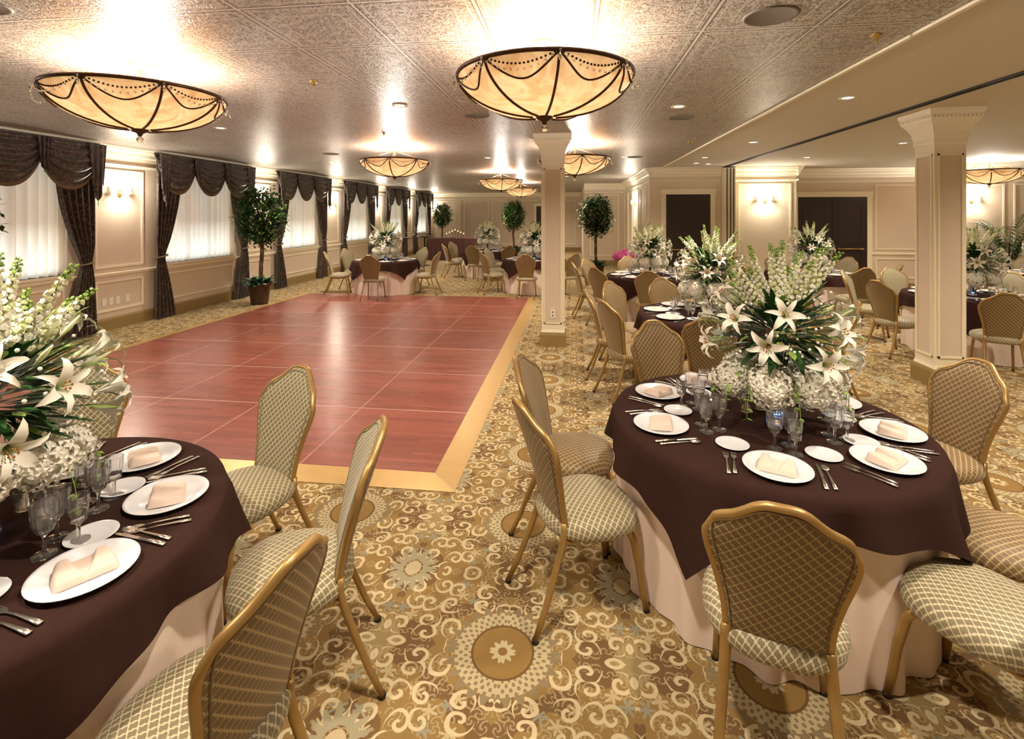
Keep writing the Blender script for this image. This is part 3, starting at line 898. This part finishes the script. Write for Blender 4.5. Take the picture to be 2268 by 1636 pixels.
# ---------------------------------------------------------------- downlights etc.
mb=MB(); mb.add(lathe([(.05,-.002),(.075,-.006),(.08,0),(.05,.0)],24),0); mb.add(lathe([(0,-.001),(.05,-.001)],24),1)
CAN=mb.mesh('recessed_downlight',[M_trim,M_can])
DL=[(-.3,1.3,270),(1.9,1.2,265),(-2.3,1.0,265),(3.0,3.1,290),(-1.8,5.0,290),(1.1,5.4,310),(-4.6,6.0,330),(2.8,8.2,310),(-1.7,9.8,310),(-5.2,10.2,350),(1.0,10.0,300),(5.4,4.4,310),(5.2,8.6,310),(8.2,7.2,310),(7.4,11.0,290),(-5.0,14.0,400),(-.2,14.8,380),(-3.5,19.5,480),(11,9.5,310),(-4.9,2.2,310),(-1.0,22.5,430)]  # downlights spread over the ceiling, added as fill, stronger at the far end
for x,y,e in DL:
    inst('recessed_downlight',CAN,(x,y,HC))
    light('SPOT','downlight_fill',(x,y,HC-.03),e,(1,.86,.69),.07,spot_size=radians(150),spot_blend=1.0)
for x,y in ((2.6,10.3),(2.65,5.2),(2.7,11.4),(4.6,10.5),(4.7,3.9),(6.5,9.8),(3.0,11.6)):
    inst('recessed_downlight',CAN,(x,y,HC))
mb=MB(); mb.add(lathe([(0,-.004),(.13,-.004),(.14,-.008),(.15,0),(.13,0)],32),0)
SPK=mb.mesh('ceiling_speaker',[M_grey])
for x,y in ((1.12,3.0),(-1.1,5.6),(1.25,6.0),(-3.2,2.3),(-4.5,8.8),(1.2,10.)): inst('ceiling_speaker',SPK,(x,y,HC))
mb=MB(); mb.add(lathe([(0,-.04),(.012,-.04),(.012,-.01),(.035,-.004),(.035,0)],12),0)
SPR=mb.mesh('fire_sprinkler',[M_brass])
for x,y in ((1.9,3.4),(-2.2,4.0),(-2.6,6.6),(1.8,8.0)): inst('fire_sprinkler',SPR,(x,y,HC))
mb=MB()
for y in (6.92,7.08,7.2,7.32,7.5): mb.add(box(XL,XL+.008,y-.035,y+.035,.40,.52),0,smooth=False)
mb.obj('wall_outlets',[M_plastic])
mb=MB(); mb.add(box(-.325,-.255,7.21-.165,7.21-.1575,.40,.52),0,smooth=False)
for z in (.435,.485): mb.add(box(-.30,-.28,7.21-.167,7.21-.165,z-.012,z+.012),1,smooth=False)
mb.obj('electrical_outlet',[M_plastic,M_grey])

# ---------------------------------------------------------------- plants
def build_tree(seed,pot=True,H=2.5,R=.55):
    rnd=random.Random(seed); mb=MB()
    mb.add(lathe([(0,0),(.16,0),(.17,.03),(.21,.36),(.235,.40),(.235,.44),(.21,.44),(.20,.40),(0,.40)],28),0)
    for k in range(3):
        pts=[]
        for i in range(12):
            t=i/11; a=k*2.09+t*5; r=.028+.03*max(0,t-.75)*4
            pts.append((r*cos(a)+.05*sin(3*t),r*sin(a),.38+t*(H-1.15)))
        mb.add(tube(pts,.017,6),1)
    c=Vector((.02,0,H-.66))
    ce=[]
    for i in range(26):
        z=-.95+1.9*(i+.5)/26; a=i*2.39996; r=sqrt(1-z*z); d=Vector((r*cos(a),r*sin(a),z))
        e=c+Vector((d.x*R*.62,d.y*R*.62,d.z*.52)); ce.append(e)
        mb.add(tube([c-Vector((0,0,.35)),c.lerp(e,.5)+Vector((0,0,-.05)),e],[.012,.008,.003],5),1)
    for i in range(4200):
        e=rnd.choice(ce); d=rdir(rnd,-1,1); q=e+d*rnd.uniform(.03,.22)
        leaf(mb,q,rdir(rnd,-.7,.5),rnd.uniform(.07,.12),rnd.uniform(.035,.052),2 if rnd.random()<.85 else 3,.2)
    for i in range(110):
        a=rnd.uniform(0,2*pi); r=rnd.uniform(.02,.16); d=Vector((cos(a),sin(a),rnd.uniform(.2,1.6)))
        leaf(mb,(r*cos(a),r*sin(a),.42),d,rnd.uniform(.16,.34),rnd.uniform(.06,.1),4 if rnd.random()<.5 else 2,.35)
    return mb.mesh('potted_ficus_tree',[M_pot,M_bark,M_leafD,M_leafL,M_leafT])
TR=[build_tree(1),build_tree(2)]
inst('potted_ficus_tree',TR[0],(-6.52,9.67,0),0)
inst('potted_ficus_tree',TR[1],(-6.62,4.35,0),1)
x,y=F(-3.4,24.2); inst('potted_ficus_tree',TR[1],(x,y,0),2)
x,y=F(.1,20.5); inst('potted_ficus_tree',TR[0],(x,y,0),3)
x,y=F(2.42,14.2); inst('potted_ficus_tree',TR[1],(x,y,0),4)
mb=MB(); rnd=random.Random(5)
mb.add(lathe([(0,0),(.18,0),(.24,.4),(.25,.44),(.22,.44),(.21,.38),(0,.38)],24),0)
for k in range(22):
    a=2*pi*k/22+rnd.uniform(-.2,.2); L=rnd.uniform(1.0,1.4); rise=rnd.uniform(.9,1.9)
    pts=[]
    for i in range(11):
        t=i/10; pts.append(Vector((cos(a)*L*.55*t**1.3,sin(a)*L*.55*t**1.3,.4+rise*(1.35*t-.55*t*t))))
    mb.add(tube(pts,[.012*(1-.8*i/10) for i in range(11)],5),1)
    for i in range(3,11):
        for s_ in (-1,1):
            for o in (0,.5):
                p=pts[i] if o==0 or i==10 else pts[i].lerp(pts[min(10,i+1)],.5)
                d=(pts[i]-pts[i-1]).normalized(); sd=Vector((-sin(a),cos(a),0))*s_
                leaf(mb,p,sd*.9+d*.7,.32*(1-.45*abs(i/10-.5)*2),.04,1,.35)
PALM=mb.mesh('potted_palm',[M_pot,M_leafD])
x,y=F(10.9,10.9); inst('potted_palm',PALM,(x,y,0),0)
def bush(name,x,y,col,seed,n):
    rnd=random.Random(seed); mb=MB()
    mb.add(lathe([(0,0),(.15,0),(.19,.26),(.2,.3),(.17,.3),(.16,.26),(0,.26)],20),0)
    for i in range(120):
        a=rnd.uniform(0,2*pi); d=Vector((cos(a),sin(a),rnd.uniform(.3,1.8)))
        leaf(mb,(.1*cos(a),.1*sin(a),.28),d,rnd.uniform(.18,.34),rnd.uniform(.06,.1),1,.3)
    if n:
        for k in range(5):
            a=k*1.257; mb.add(tube([(0,0,.28),(.05*cos(a),.05*sin(a),.6),(.12*cos(a),.12*sin(a),.9)],.008,5),1)
    for i in range(n):
        a=i*2.4; r=.04+.17*sqrt(i/ max(1,n)); hydrangea(mb,(r*cos(a),r*sin(a),1.02-.6*r),.10,rnd,2,60)
    mb.obj(name,[M_pot,M_leafT,col],(x,y,0))
x,y=F(2.58,11.3); bush('potted_hydrangea',x,y,M_pinkfl,3,10)
x,y=F(2.0,12.4); bush('potted_foliage_plant',x,y,M_leafL,4,0)

mb=MB()
def bf(u,v):
    a=u*2*pi; r=1+.05*sin(22*a)*v
    c_,s_=cos(a),sin(a)
    return (1.1*r*(abs(c_)**.5)*(1 if c_>0 else -1),.4*r*(abs(s_)**.5)*(1 if s_>0 else -1),.9-.895*v)
mb.add(grid(160,6,bf),0)
mb.add(prism([bf(i/60,0)[:2] for i in range(60)],.88,.905),0,smooth=False)
for k in range(7):
    x=-.36+.12*k; h=.12+.16*(1-abs(k-3)/3)
    mb.add(lathe([(0,.905),(.04,.905),(.008,.92),(.008,.905+h),(.03,.91+h),(.03,.93+h),(0,.93+h)],12),1,T(x,0,0))
    mb.add(lathe([(0,.93+h),(.02,.93+h),(.02,.98+h),(0,.99+h)],10),2,T(x,0,0))
x,y=F(-2.35,20.5); mb.obj('buffet_table',[M_velvet,M_bronze,M_flame],(x,y,0))
mb=MB(); mb.add(lathe([(0,0),(.22,0),(.2,.02),(.03,.05),(.03,1.02),(.3,1.05),(.3,1.08),(0,1.08)],24),0)
HT=mb.mesh('cocktail_table',[M_door])
for p in ((-3.7,17.),(-3.2,18.2)):
    x,y=F(*p); inst('cocktail_table',HT,(x,y,0))

# ---------------------------------------------------------------- world & camera
w=bpy.data.worlds.new('World'); bpy.context.scene.world=w; w.use_nodes=True
bg=w.node_tree.nodes['Background']; bg.inputs[0].default_value=(.66,.85,1,1); bg.inputs[1].default_value=3.6
bpy.context.scene.view_settings.view_transform='Standard'
cam=bpy.data.cameras.new('camera'); co=bpy.data.objects.new('camera',cam); bpy.context.scene.collection.objects.link(co)
cam.sensor_width=36; cam.lens=1100/2268*36; cam.shift_y=-(818-475)/2268; cam.clip_start=.05; cam.clip_end=200
co.location=(0,0,CAMH); co.rotation_euler=(pi/2,0,TH)
bpy.context.scene.camera=co
